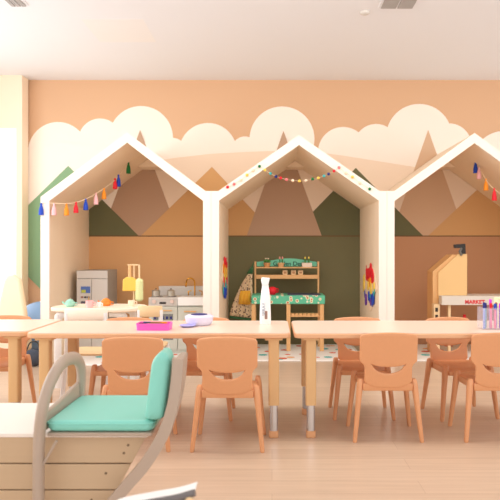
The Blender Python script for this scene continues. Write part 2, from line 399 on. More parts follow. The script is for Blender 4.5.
# ---------------------------------------------------------------- small chairs
def make_chair(label):
    t = thing('child_chair', label, 'chair', (0, 0, 0), 0, 'orange moulded chairs around the tables')
    # seat: shallow dished slab with a skirt
    bm = BM(); n = 12; rows = []
    for j in range(n+1):
        v = j/n; y = -.125+.265*v; row = []
        for i in range(n+1):
            u = -1+2*i/n; w_ = .132-.012*(1-v)
            e = max(abs(u), abs(2*v-1)); z = .285-.008*(1-u*u)*(1-(2*v-1)**2)-(.012*max(0, v-.8)/.2)
            row.append(bm.verts.new((u*w_*(1-.06*max(0, v-.85)/.15), y, z)))
        rows.append(row)
    for j in range(n):
        for i in range(n): bm.faces.new((rows[j][i], rows[j][i+1], rows[j+1][i+1], rows[j+1][i]))
    edge = [e for e in bm.edges if e.is_boundary]
    r = bmesh.ops.extrude_edge_only(bm, edges=edge)
    for v in r['geom']:
        if isinstance(v, bmesh.types.BMVert): v.co.z = .252; v.co.x *= .985; v.co.y *= .985
    obj('seat', bm, M_chair, t, solid=.010, bevel=.004)
    # backrest with a crescent slot
    bm = BM(); n = 24; us = .66
    def Wf(z): return .118+.0245*min(1, max(0, (z-.380)/.022))**1.0+.0*z
    def place(u, z):
        x = u*Wf(z); y = -.128-(z-.28)*.10+.35*x*x
        return bm.verts.new((x, y, z))
    cols = []
    for i in range(n+1):
        u = -1+2*i/n; k = max(0, 1-(abs(u)/us)**2)
        top = .545-.012*u*u-(.010*max(0, (abs(u)-.88)/.12)**2)
        sa = .386-.013*k**.6 if k > 0 else .386
        sb = .386-.046*math.sqrt(k) if k > 0 else .386
        bot = .268+.030*max(0, (abs(u)-.35)/.65)**2.2
        up = [place(u, top+(sa-top)*q/9) for q in range(10)]
        lo = [place(u, sb+(bot-sb)*q/6) for q in range(7)]
        cols.append((up, lo))
    for A, B in zip(cols, cols[1:]):
        for s in (0, 1):
            for q in range(len(A[s])-1): bm.faces.new((A[s][q], B[s][q], B[s][q+1], A[s][q+1]))
    bmesh.ops.remove_doubles(bm, verts=bm.verts, dist=1e-4)
    obj('backrest', bm, M_chair, t, solid=.013, bevel=.004)
    for sx in (-1, 1):
        for sy in (-1, 1):
            bm = BM()
            top = Vector((sx*.133, sy*.100+(0 if sy < 0 else .01), .308)); bot = Vector((sx*.166, sy*.136, .0))
            sec = []
            for tt, hw, hd in ((0, .010, .014), (.03, .014, .019), (.12, .0155, .020), (.35, .0135, .016), (.97, .0105, .0115), (1, .009, .010)):
                c = top.lerp(bot, tt); sec.append([bm.verts.new((c.x+a*hw, c.y+b*hd, c.z)) for a, b in ((-1,-.5),(-.5,-1),(.5,-1),(1,-.5),(1,.5),(.5,1),(-.5,1),(-1,.5))])
            for A, B in zip(sec, sec[1:]):
                for k in range(8): bm.faces.new((A[k], A[(k+1) % 8], B[(k+1) % 8], B[k]))
            bm.faces.new(sec[0]); bm.faces.new(sec[-1])
            # gusset towards the seat
            obj('leg', bm, M_chair, t, bevel=.002)
    bm = BM()
    return t
c0 = make_chair('orange plastic chair pushed in behind the turquoise seat, near side of middle table')
at(c0, (-.658, 2.955, 0), R(2))
spots = [
 ((-.208, 2.955, 0), R(-1), 'orange plastic chair on near side of middle table, below the white bottle'),
 ((.575, 3.10, 0), 0, 'orange plastic chair on near side of right table, left one of the two'),
 ((1.125, 3.10, 0), 0, 'orange plastic chair on near side of right table, cut by the right picture edge'),
 ((.515, 3.485, 0), R(180), 'orange plastic chair facing the camera on far side of right table, left one'),
 ((1.085, 3.485, 0), R(189), 'orange plastic chair facing the camera on far side of right table, right one'),
 ((-.395, 3.47, 0), R(180), 'orange plastic chair on far side of middle table, behind the lavender bowls'),
 ((-.86, 3.47, 0), R(180), 'orange plastic chair on far side of middle table, behind the pink case'),
 ((-1.63, 3.58, 0), R(184), 'orange plastic chair at the left table, cut by the left picture edge')]
for loc, rz, lab in spots: dup(c0, loc, rz, lab)

# ---------------------------------------------------------------- tables
ZT = .535; TT = .028
def make_table(label, W, D, loc):
    t = thing('activity_table', label, 'table', loc, 0, 'adjustable classroom tables')
    w2, d2 = W/2, D/2
    obj('tabletop', prism(BM(), rrect(-w2+.004, w2-.004, -d2+.004, d2-.004, .036), ZT-.004, ZT, 'z'), M_tabletop, t)
    obj('edge_band', prism(BM(), rrect(-w2, w2, -d2, d2, .04), ZT-TT, ZT-.0042, 'z'), M_tedge, t, bevel=.004)
    for sx in (-1, 1):
        for sy in (-1, 1):
            x, y = sx*(w2-.085), sy*(d2-.052)
            leg = obj('leg', prism(BM(), rrect(x-.027, x+.027, y-.027, y+.027, .010), .165, ZT-TT-.0005, 'z'), M_tleg, t)
            obj('steel_tube', prism(BM(), rrect(x-.021, x+.021, y-.021, y+.021, .016), .035, .1645, 'z'), M_chrome, leg)
            obj('foot', prism(BM(), rrect(x-.024, x+.024, y-.024, y+.024, .010), 0, .0345, 'z'), M_foot, leg, bevel=.004)
            box_ = obj('leg_bracket', prism(BM(), rrect(x-.045, x+.045, y-.035, y+.035, .01), ZT-TT-.012, ZT-TT-.0006, 'z'), M_tleg, leg)
    return t
T1 = make_table('middle tan-topped table with the pink case and white bottle', 1.33, .53, (-.571, 3.265, 0))
T2 = dup(T1, (.777, 3.265, 0), 0, 'right tan-topped table with the box of markers')
T3 = dup(T1, (-1.915, 3.33, 0), 0, 'left tan-topped table running out of the left picture edge')

# things on the tables
def pencil_case():
    t = thing('pencil_tray', 'bright pink open case of dark pencils on middle table', 'case', (px(154, 3.12), 3.135, ZT), R(-2))
    bm = BM(); prism(bm, rrect(-.085, .085, -.05, .05, .015), 0, .004, 'z')
    obj('base', bm, M_hot, t, bevel=.001)
    bm = BM()
    o = rrect(-.085, .085, -.05, .05, .015); i_ = rrect(-.081, .081, -.046, .046, .012)
    A = [bm.verts.new((*p, .0042)) for p in o]; B = [bm.verts.new((p[0]*1.03, p[1]*1.03, .036)) for p in o]
    C = [bm.verts.new((p[0]*1.03, p[1]*1.03, .036)) for p in i_]; Dv = [bm.verts.new((*p, .0042)) for p in i_]
    n = len(o)
    for X, Y in ((A, B), (B, C), (C, Dv), (Dv, A)):
        for k in range(n): bm.faces.new((X[k], X[(k+1) % n], Y[(k+1) % n], Y[k]))
    obj('wall', bm, M_hot, t, smooth=True)
    return t
pencil_case()
for i, (dx, dy, a, m, nm) in enumerate(((-.03, -.012, 4, M_black, 'black'), (.0, .006, -5, M_black, 'black'), (.015, -.028, 3, mat('brown_pencil', (150, 90, 50), .5), 'brown'), (.02, .026, 2, M_orange, 'orange'), (-.02, .03, -3, M_navy, 'navy'))):
    bm = BM(); tube(bm, [(-.045, 0, 0), (.032, 0, 0), (.045, 0, 0)], [.006, .006, .001], 6)
    o = obj('crayon', bm, m, smooth=False); o.location = (px(154, 3.12)+dx, 3.135+dy, ZT+.0345+.001*i-.01); o.rotation_euler = (0, 0, R(a))
    o.location.z = ZT+.0045+.0065
    # piled on a second layer so they reach the rim
    o.location.z = ZT+.031
    tag(o, '%s crayon lying in the pink case%s' % (nm, ' at its left' if i == 0 else (' near the middle' if i == 1 else '')), 'crayon', 'crayons in the pink case')
o = obj('felt_pad', prism(BM(), rrect(-.078, .078, -.043, .043, .01), 0, .020, 'z'), mat('dusty_pink_pad', (235, 150, 160), .9), bevel=.002)
at(o, (px(154, 3.12), 3.135, ZT+.0045), R(-2)); tag(o, 'dull pink pad inside the bright pink case under the crayons', 'pad')
M_lav = mat('lavender', (226, 222, 244), .4); M_lav2 = mat('lavender_deep', (180, 176, 236), .4)
t = thing('lidded_bowl', 'lavender lidded bowl on far side of middle table', 'bowl', (px(199, 3.32), 3.33, ZT))
obj('bowl_body', lathe(BM(), [(0, 0), (.060, 0), (.070, .008), (.077, .030), (.077, .040), (.0, .040)], 32), M_lav, t)
obj('lid', lathe(BM(), [(0, .0402), (.079, .0402), (.079, .048), (.066, .056), (.0, .058)], 32), M_lav, t)
obj('lid_disc', lathe(BM(), [(0, .0578), (.045, .0578), (.045, .0602), (0, .0602)], 32), M_navy, t)
t = thing('plate', 'flat lavender dish beside the lidded bowl on middle table', 'plate', (px(187.5, 3.23), 3.235, ZT))
obj('dish', lathe(BM(), [(0, 0), (.028, 0), (.045, .010), (.043, .012), (.026, .004), (0, .004)], 28), M_lav2, t)
def bottle():
    t = thing('spray_bottle', 'tall white bottle with grey lettering at the end of middle table', 'bottle', (px(265.3, 3.36), 3.365, ZT))
    pr = [(0, 0), (.030, 0), (.032, .006), (.031, .06), (.028, .13), (.022, .19), (.019, .205), (.019, .218)]
    obj('body', lathe(BM(), pr+[(0, .218)], 24, sx=1, sy=.8), M_white, t)
    bm = BM(); prism(bm, [(-.018, .2185), (.017, .2185), (.021, .238), (.026, .258), (-.020, .262), (-.024, .246)], -.013, .013)
    obj('spray_head', bm, M_white, t, bevel=.004)
    G = mat('bottle_print', (150, 160, 180), .6)
    text_mesh('SPRAY', .026, G, 'lettering', t, (-.008, -.0256, .085), (R(90), R(-90), 0), .0006)
    obj('label_band', box(BM(), -.003, .012, -.0262, -.0250, .03, .075), mat('label_brown', (150, 120, 110), .6), t)
bottle()
def markers():
    xl = px(482.5, 3.12); W = .185; y0, y1 = 3.11, 3.20
    t = thing('marker_box', 'clear plastic box holding coloured markers on right table', 'box', (xl+W/2, (y0+y1)/2, ZT))
    CL = mat('clear_plastic', (246, 242, 255), .15, alpha=.14)
    w_ = W/2; d_ = (y1-y0)/2; hh = .115
    obj('box_bottom', box(BM(), -w_, w_, -d_, d_, 0, .004), CL, t, smooth=False)
    obj('front_panel', box(BM(), -w_, w_, -d_, -d_+.003, .0042, hh), CL, t, smooth=False)
    obj('back_panel', box(BM(), -w_, w_, d_-.003, d_, .0042, hh), CL, t, smooth=False)
    obj('side_panel', box(BM(), -w_, -w_+.003, -d_+.0032, d_-.0032, .0042, hh), CL, t, smooth=False)
    obj('side_panel', box(BM(), w_-.003, w_, -d_+.0032, d_-.0032, .0042, hh), CL, t, smooth=False)
    body = {'teal': mat('mk_teal', (90, 190, 190), .5), 'pink': mat('mk_pink', (246, 130, 170), .5), 'lilac': mat('mk_lilac', (190, 140, 220), .5), 'pale blue': mat('mk_blue', (150, 170, 235), .5), 'violet': mat('mk_violet', (140, 70, 200), .5)}
    cap = {'navy': M_navy, 'red': M_red, 'blue': M_blue, 'magenta': mat('mk_mag', (220, 60, 220), .5), 'brown': mat('mk_brown', (150, 100, 60), .5), 'green': M_gr}
    L = [(.014, -.02, 'pale blue', 'navy', .137), (.030, .008, 'teal', 'navy', .132), (.052, -.012, 'pink', 'red', .132), (.061, .020, 'lilac', 'magenta', .150), (.073, -.016, 'pink', 'blue', .130), (.088, .012, 'pale blue', 'brown', .134), (.100, -.014, 'violet', 'magenta', .131), (.118, .012, 'lilac', 'red', .138), (.134, -.014, 'teal', 'green', .133), (.152, .010, 'pink', 'brown', .136), (.168, -.012, 'violet', 'navy', .130)]
    for i, (a, b, bc, cc, h_) in enumerate(L):
        q = thing('marker', '%s marker with %s cap standing in the clear box' % (bc, cc), 'marker', (xl+a, (y0+y1)/2+b, ZT+.0045), 0, 'markers in the clear box')
        obj('barrel', lathe(BM(), [(0, 0), (.0065, 0), (.0065, h_-.03), (0, h_-.03)], 12), body[bc], q)
        obj('cap', lathe(BM(), [(0, h_-.0298), (.0075, h_-.0298), (.0070, h_-.003), (.005, h_), (0, h_)], 12), cap[cc], q)
markers()
o = obj('card_box', box(BM(), -.05, .05, -.03, .03, 0, .15), mat('pale_yellow_card', (252, 238, 200), .7), bevel=.003)
at(o, (px(496.5, 3.35)+.05, 3.36, ZT)); tag(o, 'cream upright card box behind the markers at the right picture edge', 'box')

# ---------------------------------------------------------------- foreground slatted box and seats
def slat_box():
    d0 = 1.70; zt = .4315
    t = thing('slatted_bench', 'low slatted wooden box with a top whitened for the light on it, under the turquoise seat', 'bench', (-.7, d0, 0))
    X = lambda v: v+.7
    xl = -1.45
    def xr(z): return -.352-(zt-z)*.54
    xs = [zt-.012, .3465, .2715, .195, .118, .04]
    for i in range(5):
        a, b = xs[i]-(.0035 if i else .0005), xs[i+1]
        q = obj('slat', prism(BM(), [(X(xl), b), (X(xr(b)), b), (X(xr(a)), a), (X(xl), a)], 0, .016), M_slat, t, bevel=.0015)
        for k, zz in enumerate((a-.022, b+.028) if i < 1 else ((a+b)/2+.01,)):
            sc = BM(); lathe(sc, [(0, 0), (.0038, 0), (.0034, .0012), (0, .0012)], 10)
            bmesh.ops.rotate(sc, verts=sc.verts, matrix=Matrix.Rotation(R(90), 3, 'X'))
            bmesh.ops.translate(sc, verts=sc.verts, vec=(X(xr(zz)-.045+.02*(i == 0)-.012), 0, zz))
            obj('screw', sc, mat('screw_metal', (120, 100, 80), .4, metal=.6), q)
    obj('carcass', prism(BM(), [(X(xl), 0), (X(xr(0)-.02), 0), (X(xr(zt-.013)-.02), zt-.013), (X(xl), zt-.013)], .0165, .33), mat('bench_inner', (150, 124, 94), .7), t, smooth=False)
    obj('top_board', box(BM(), X(xl), X(-.352), -.004, .335, zt-.0118, zt), mat('bench_top_lit', (244, 234, 226), .5), t, bevel=.002)  # white stands for light blown out on the top, put into its colour
slat_box()
def toddler_seat():
    zt = .4315
    t = thing('toddler_seat', 'greige bentwood seat with turquoise cushions resting on the slatted box', 'chair', (-.47, 1.66, 0))
    O = Vector((-.47, 1.66, 0))
    def Q(x, y, d): return Vector(P3(x, y, d))-O
    # seat board
    xL, xR = -.625-O.x, -.335-O.x
    obj('seat_board', box(BM(), xL, xR, .008, .33, zt+.0005, zt+.010), M_greige, t, bevel=.002)
    # seat cushion
    bm = BM(); prism(bm, rrect(xL-.008, xR+.006, .010, .322, .03), zt+.011, zt+.042, 'z')
    cu = obj('seat_cushion', bm, M_turq, t, bevel=.014, seg=4)
    pb = BM(); tube(pb, [Vector((x, y, zt+.034)) for x, y in rrect(xL-.008, xR+.006, .009, .323, .03)], .0028, 6, closed=True)
    obj('piping', pb, M_turq, cu)
    # back cushion, leaning back to the right
    bm = BM()
    def BP(s, y, dx): # s 0..1 up the cushion
        z = zt+.043+s*.190; x = (-.331-O.x)+.024*s; return Vector((x+dx, y, z))
    prof = []
    m = 14
    for i in range(m+1):
        s = i/m; wd = .029*(1-max(0, (s-.76)/.24)**2.6*.75)
        prof.append((s, wd))
    ys = [.012, .018, .03, .06, .09, .105, .112]; sh = [.55, .85, 1, 1, 1, .85, .55]
    grid = []
    for y, k in zip(ys, sh):
        ring = [BP(s, y, -w_*k) for s, w_ in prof] + [BP(s, y, w_*k) for s, w_ in prof[::-1]]
        grid.append([bm.verts.new(p) for p in ring])
    for A, B in zip(grid, grid[1:]):
        n = len(A)
        for k in range(n): bm.faces.new((A[k], A[(k+1) % n], B[(k+1) % n], B[k]))
    bm.faces.new(grid[0]); bm.faces.new(grid[-1])
    obj('back_cushion', bm, M_turq, t, sub=1)
    # back panel: bent board behind the cushion, sweeping down to the floor on the near side
    def sweep(path, y0, y1, th, m, name):
        bm = BM(); P = spline(path, 8); A = []; 
        for i, p in enumerate(P):
            a = P[max(i-1, 0)]; b = P[min(i+1, len(P)-1)]; tt = (b-a).normalized(); nrm = Vector((tt.z, 0, -tt.x))*(th(i/(len(P)-1))/2)
            A.append([bm.verts.new((p.x+nrm.x*s, y, p.z+nrm.z*s)) for s, y in ((-1, y0), (1, y0), (1, y1), (-1, y1))])
        for U, V in zip(A, A[1:]):
            for k in range(4): bm.faces.new((U[k], U[(k+1) % 4], V[(k+1) % 4], V[k]))
        bm.faces.new(A[0]); bm.faces.new(A[-1])
        return obj(name, bm, m, t, bevel=.003)
    near = 1.66
    path = [Q(178.5, 358, near), Q(177, 380, near), Q(173, 405, near), Q(164, 433, near), Q(146, 463, near), Q(128, 484, near), Q(108, 508, near), Q(84, 538, near), Q(60, 590, near)]
    path = [Vector((p.x, 0, p.z)) for p in path]; path.append(Vector((path[-1].x-.01, 0, 0.0)))
    sweep(path, -.014, .012, lambda s: .030 if s < .3 else .032, M_greige, 'curved_leg')
    pb = [Vector((p.x+.002, 0, p.z)) for p in path[:4]]; pb[-1].z = zt+.012
    sweep(pb, .0125, .10, lambda s: .020, M_greige, 'back_panel')
    # arched end guard on the left: stands along the depth of the seat
    bm = BM(); xg = xL-.015
    pts = []
    arch = [(-.012, zt-.10), (-.012, zt+.02), (-.006, zt+.09), (.03, zt+.143), (.10, zt+.180), (.18, zt+.185), (.26, zt+.168), (.315, zt+.122), (.330, zt+.05), (.330, zt+.012)]
    def rail(path, name, rw, rt):
        bm = BM(); tube(bm, spline(path, 6), 1.0, 12, flat=(rt, rw, (1, 0, 0))); return obj(name, bm, M_greige, t)
    lean = lambda z: .0 + .06*max(0, z-zt)
    # lower leg of the guard goes to the floor in front of the box
    g = [(xg+.002, -.014, 0), (xg+.002, -.014, .12), (xg, -.014, .26), (xg, -.014, zt-.06)] + [(xg+.10*max(0, z-zt)*1.0, y, z) for y, z in arch[1:]]
    rail(g, 'arched_guard', .020, .015)
    bm = BM(); q = [(.002, zt+.012), (.328, zt+.012), (.328, zt+.085), (.25, zt+.078), (.12, zt+.066), (.0, zt+.062)]
    prism(bm, q, xg-.006, xg+.008, 'x'); obj('guard_panel', bm, M_greige, t, bevel=.004)
    obj('support_bar', tube(BM(), [(xg+.012, -.016, zt-.07), (xg+.05, -.016, zt-.004)], .004, 8), M_greige, t)
toddler_seat()
def near_seat():
    d = 1.25
    t = thing('booster_seat', 'white curved tray edge with dark underside at the bottom picture edge', 'chair', (px(165, d), d, 0))
    O = Vector(t.location)
    pa = [Vector(P3(x, y, d))-O for x, y in ((100, 516), (118, 503), (150, 496), (178, 491), (197, 485.5))]
    def sheet(off, y0, y1, th, name, m):
        bm = BM(); P = spline(pa, 6); A = [[bm.verts.new((p.x, y, p.z+z)) for y, z in ((y0, off), (y1, off), (y1, off+th), (y0, off+th))] for p in P]
        for U, V in zip(A, A[1:]):
            for k in range(4): bm.faces.new((U[k], U[(k+1) % 4], V[(k+1) % 4], V[k]))
        bm.faces.new(A[0]); bm.faces.new(A[-1]); return obj(name, bm, m, t, bevel=.0015)
    sheet(0, -.03, .012, .004, 'tray', M_white)
    bm = BM(); P = spline(pa, 6)
    tube(bm, [p+Vector((0, -.034, -.001)) for p in P], .0075, 10); obj('rim', bm, mat('dark_grey_rim', (110, 104, 104), .5), t)
    bm = BM(); q = [(p.x, p.z-.002) for p in P]+[(P[-1].x-.01, P[-1].z-.03), (P[0].x+.05, P[-1].z-.06)]
    prism(bm, q, -.024, -.018); obj('side_shell', bm, mat('shell_grey', (120, 116, 116), .5), t)
    e = P[-1]
    obj('leg', tube(BM(), [(e.x-.012, -.034, e.z-.008), (e.x-.016, -.036, .2), (e.x-.01, -.036, 0)], .008, 10), M_birch, t)
    obj('leg', tube(BM(), [(e.x-.030, .004, e.z-.008), (e.x-.030, .03, .2), (e.x-.02, .04, 0)], .008, 10), M_birch, t)
    obj('leg', tube(BM(), [(P[0].x+.02, -.034, P[0].z+.014), (P[0].x+.02, -.036, 0)], .008, 10), M_birch, t)
near_seat()

# ---------------------------------------------------------------- play mats
def rug_material():
    m = bpy.data.materials.new('printed_mat'); m.use_nodes = True; nt = m.node_tree; b = nt.nodes['Principled BSDF']; b.inputs['Roughness'].default_value = .8
    tc = nt.nodes.new('ShaderNodeTexCoord'); vo = nt.nodes.new('ShaderNodeTexVoronoi'); vo.inputs['Scale'].default_value = 7; cr = nt.nodes.new('ShaderNodeValToRGB'); cr.color_ramp.interpolation = 'CONSTANT'
    e = cr.color_ramp.elements; e[0].position = 0; e[0].color = (1, 1, 1, 1); e[1].position = .3; e[1].color = (0, 0, 0, 1)
    sp = nt.nodes.new('ShaderNodeSeparateColor'); c2 = nt.nodes.new('ShaderNodeValToRGB'); c2.color_ramp.interpolation = 'CONSTANT'
    f = c2.color_ramp.elements; f[0].position = 0; f[0].color = (*lin((225, 110, 80)), 1); f[1].position = .45; f[1].color = (*lin((240, 180, 130)), 1); g = f.new(.8); g.color = (*lin((80, 190, 190)), 1)
    mx = nt.nodes.new('ShaderNodeMix'); mx.data_type = 'RGBA'; mx.inputs[6].default_value = (*lin((248, 244, 240)), 1)
    nt.links.new(tc.outputs['Object'], vo.inputs['Vector']); nt.links.new(vo.outputs['Distance'], cr.inputs[0]); nt.links.new(vo.outputs['Color'], sp.inputs[0]); nt.links.new(sp.outputs[0], c2.inputs[0])
    nt.links.new(cr.outputs[0], mx.inputs[0]); nt.links.new(c2.outputs[0], mx.inputs[7]); nt.links.new(mx.outputs[2], b.inputs['Base Color'])
    return m
M_rug = rug_material()
def mat_rug(name, x0, x1, y0, y1, label, seed):
    rnd = random.Random(seed)
    t = thing(name, label, 'rug', ((x0+x1)/2, (y0+y1)/2, 0), 0, 'white play mats in the nooks')
    w_, d_ = (x1-x0)/2, (y1-y0)/2
    obj('mat_field', prism(BM(), rrect(-w_+.02, w_-.02, -d_+.02, d_-.02, .03), 0, .012, 'z'), M_rug, t, bevel=.002)
    bm = BM(); tube(bm, [(a, b, .006) for a, b in rrect(-w_+.012, w_-.012, -d_+.012, d_-.012, .035)], .006, 8, closed=True); obj('edge_binding', bm, mat('white_mat', (248, 244, 240), .8), t)
mat_rug('play_mat', px(219, DF)+.08, px(379, DF)-.08, 5.10, 5.98, 'white play mat with orange dots on the middle nook floor', 1)
mat_rug('play_mat', px(394.5, DF)+.08, px(554.7, DF)-.08, 5.10, 5.98, 'white play mat with orange and teal dots on the right nook floor', 2)
mat_rug('play_mat', px(49, DF)+.08, px(203, DF)-.08, 4.9, 5.98, 'white play mat under the play kitchen in the left nook', 4)

# ---------------------------------------------------------------- left nook: play kitchen
ZM = .0135
def fridge():
    d = 5.45; x0, x1 = px(76.5, d), px(107.5, d); W = (x1-x0)/2; z1 = pz(270.5, d); D = .34
    t = thing('play_fridge', 'grey toy fridge with a picture panel in the left nook', 'toy fridge', ((x0+x1)/2, d, ZM)); z1 -= ZM
    obj('body', box(BM(), -W, W, .012, D, 0, z1), M_grey2, t, bevel=.004)
    zh = z1-.075
    obj('top_panel', box(BM(), -W+.001, W-.001, 0, .0115, zh+.003, z1-.002), M_grey, t, bevel=.002)
    xm = -W+2*W*.48
    a = obj('door', box(BM(), -W+.001, xm-.002, 0, .0115, .02, zh-.001), M_grey, t, bevel=.002)
    b = obj('door', box(BM(), xm+.002, W-.001, 0, .0115, .02, zh-.001), M_grey, t, bevel=.002)
    hx = mat('handle_wood', (206, 170, 110), .5)
    obj('handle', tube(BM(), [(xm-.02, -.012, zh-.16), (xm-.02, -.012, zh-.30)], .006, 8), hx, a)
    pn = obj('picture_panel', box(BM(), -W+.04, -W+.125, -.003, -.0002, zh-.13, zh-.07), mat('pic_blue', (80, 110, 180), .5), a, smooth=False)
    obj('picture_detail', box(BM(), -W+.045, -W+.085, -.005, -.0032, zh-.127, zh-.10), mat('pic_lime', (180, 190, 70), .5), pn, smooth=False)
    for k in range(3): obj('button', box(BM(), -W+.04+.03*k, -W+.062+.03*k, -.004, -.0002, zh-.175, zh-.16), [M_brownb, M_black, M_navy][k], a, smooth=False)
    obj('dispenser', box(BM(), -W+.04, -W+.09, -.003, -.0002, zh-.245, zh-.205), mat('disp_dark', (90, 84, 100), .5), a, smooth=False)
M_brownb = mat('button_brown', (140, 90, 70), .5)
fridge()
def kitchen():
    d = 5.45; t = thing('play_kitchen', 'grey toy kitchen with stove, white sink and brass tap in left nook', 'toy kitchen', (px(148.5, d), d, ZM))
    X = lambda v: px(v, d)-px(148.5, d); Z = lambda v: pz(v, d)-ZM
    x1 = px(203, DF)-.01-px(148.5, d); zc = Z(297.5); xm = X(177.5)
    obj('cabinet', box(BM(), 0, x1, .02, .34, 0, zc-.022), mat('kitchen_pale', (206, 208, 198), .5), t, bevel=.003)
    obj('worktop', box(BM(), 0, x1, 0, .34, zc-.0215, zc), M_grey, t, bevel=.003)
    obj('splashback', box(BM(), X(153), x1, .28, .34, zc+.0005, Z(288)), M_grey, t, bevel=.002)
    cp = obj('control_panel', box(BM(), 0, xm-.002, .002, .0195, Z(306), zc-.022), M_grey, t, bevel=.002)
    for v in (154, 172):
        k = BM(); lathe(k, [(0, 0), (.018, 0), (.016, .016), (0, .016)], 20); bmesh.ops.rotate(k, verts=k.verts, matrix=Matrix.Rotation(R(90), 3, 'X')); bmesh.ops.translate(k, verts=k.verts, vec=(X(v), .002, Z(301.5)))
        obj('knob', k, mat('knob_pinkish', (232, 206, 196), .4), cp)
    obj('display', box(BM(), X(159.5), X(166), -.001, .0018, Z(304), Z(302)), M_black, cp, smooth=False)
    ov = obj('oven_door', box(BM(), 0.004, xm-.004, .004, .0195, .03, Z(306.5)), mat('kitchen_pale', (206, 208, 198)), t, bevel=.002)
    obj('oven_window', box(BM(), X(153), X(173), .001, .0038, .12, Z(314)), mat('oven_glass', (130, 132, 130), .3), ov, smooth=False)
    obj('oven_handle', tube(BM(), [(X(154), -.008, Z(310.5)), (X(172), -.008, Z(310.5))], .006, 8), M_wood, ov)
    for k in range(5): obj('rack_bar', box(BM(), X(154+4*k), X(156+4*k), -.002, .0008, Z(319), Z(316.5)), M_navy, ov, smooth=False)
    for v0, v1 in ((150.5, 161.5), (165, 175.5)):
        p = BM(); lathe(p, [(0, 0), (.04, 0), (.04, .003), (0, .003)], 20, ((X(v0)+X(v1))/2, .12, zc+.0003)); obj('hob_ring', p, M_black, t)
    dr = obj('cupboard_door', box(BM(), xm+.004, x1-.006, .004, .0195, .03, Z(307)), mat('kitchen_pale', (206, 208, 198)), t, bevel=.002)
    obj('door_handle', tube(BM(), [(X(184), -.004, Z(311.5)), (X(196), -.004, Z(311.5))], .006, 8), M_wood, dr)
    bm = BM(); xa, xb = xm+.003, x1-.03
    box(bm, xa, xb, -.012, .0195, Z(305.5), zc+.003); obj('sink', bm, M_white, t, bevel=.003)
    obj('basin', box(BM(), xa+.01, xb-.01, .02, .20, zc+.0003, zc+.003), mat('basin_white', (228, 228, 226), .3), t, bevel=.001)
    xf = X(188); arc = [(xf+.03, .24, zc)] + [(xf+.03, .24, zc+.12)] + [(xf+.03-.04*(1-math.cos(a)), .24-.02*math.sin(a), zc+.12+.045*math.sin(a)) for a in [R(v) for v in (45, 90, 135, 180)]] + [(xf-.05, .22, zc+.085)]
    tp = obj('tap', tube(BM(), spline(arc, 4), .007, 10), M_gold, t)
    for s in (-.03, .1): obj('tap_handle', tube(BM(), [(xf+s, .24, zc), (xf+s, .24, zc+.04), (xf+s+.03*(1 if s < 0 else -1), .24, zc+.045)], .006, 8), M_gold, tp)
    return zc, d
zc, dk = kitchen()
M_pot = mat('pot_steel', (190, 184, 172), .35, metal=.5)
for v, r, lab in ((156, .038, 'small steel toy pot on the left hob ring'), (171, .034, 'small steel toy pot on the right hob ring')):
    t = thing('toy_pot', lab, 'toy pot', (px(v, dk+.12), dk+.12, ZM+zc+.0035), 0, 'pots on the toy stove')
    b_ = obj('pot_body', lathe(BM(), [(0, 0), (r, 0), (r, .05), (r+.003, .052), (r-.003, .052), (r-.004, .006), (0, .006)], 24), M_pot, t)
    obj('pot_lid', lathe(BM(), [(0, .0522), (r+.002, .0522), (r*.6, .060), (0, .062)], 24), M_pot, t)
    obj('lid_knob', ball(BM(), (0, 0, .0675), .006), M_black, t)

def cleaning_stand():
    d = 4.75
    t = thing('cleaning_stand', 'wooden stand for hanging toy cleaning tools in the left nook', 'stand', (px(134, d), d, 0))
    X = lambda v: px(v, d)-px(134, d); Z = lambda v: pz(v, d)
    obj('base', prism(BM(), rrect(-.10, .10, -.08, .08, .02), 0, .018, 'z'), M_birch, t, bevel=.003)
    obj('pole', tube(BM(), [(0, 0, .0182), (0, 0, Z(265))], .007, 10), M_birch, t)
    obj('crossbar', tube(BM(), [(X(127.5), 0, Z(265)), (X(139.5), 0, Z(265))], .006, 10), M_birch, t)
    for v in (129.5, 138.5): obj('hook', tube(BM(), [(X(v), -.0062, Z(265)), (X(v), -.018, Z(265.3)), (X(v), -.020, Z(264))], .002, 6), M_chrome, t)
    y = d-.026
    q = thing('dustpan', 'yellow toy dustpan hanging from the wooden stand', 'toy dustpan', (px(129.7, y), y, pz(265, y)))
    k = y/F
    obj('handle', tube(BM(), [(0, 0, 0), (0, 0, -13*k)], .012, 10), M_wood, q)
    obj('pan', prism(BM(), [(-3*k, -9.5*k), (3*k, -9.5*k), (3.4*k, -13*k), (6.6*k, -16*k), (7*k, -27*k), (-7*k, -27*k), (-6.6*k, -16*k), (-3.4*k, -13*k)], -.014, -.006) if False else prism(BM(), [(-2.6*k, -12*k), (2.6*k, -12*k), (6.6*k, -14.5*k), (7*k, -26*k), (-7*k, -26*k), (-6.6*k, -14.5*k)], -.012, .012), mat('dustpan_yellow', (244, 196, 84), .5), q, bevel=.006)
    q = thing('hand_brush', 'pale green fluffy toy duster hanging beside the yellow dustpan', 'toy brush', (px(139.3, y), y, pz(265, y)))
    obj('handle', tube(BM(), [(0, 0, 0), (0, 0, -14*k)], .007, 10), M_birch, q)
    bm = BM(); 
    for i in range(9): ball(bm, (0, 0, (-16.5-2.1*i)*k), .032, 1, .7, .8, 14, 8)
    obj('bristles', bm, mat('duster_green', (222, 226, 168), .9), q)
cleaning_stand()

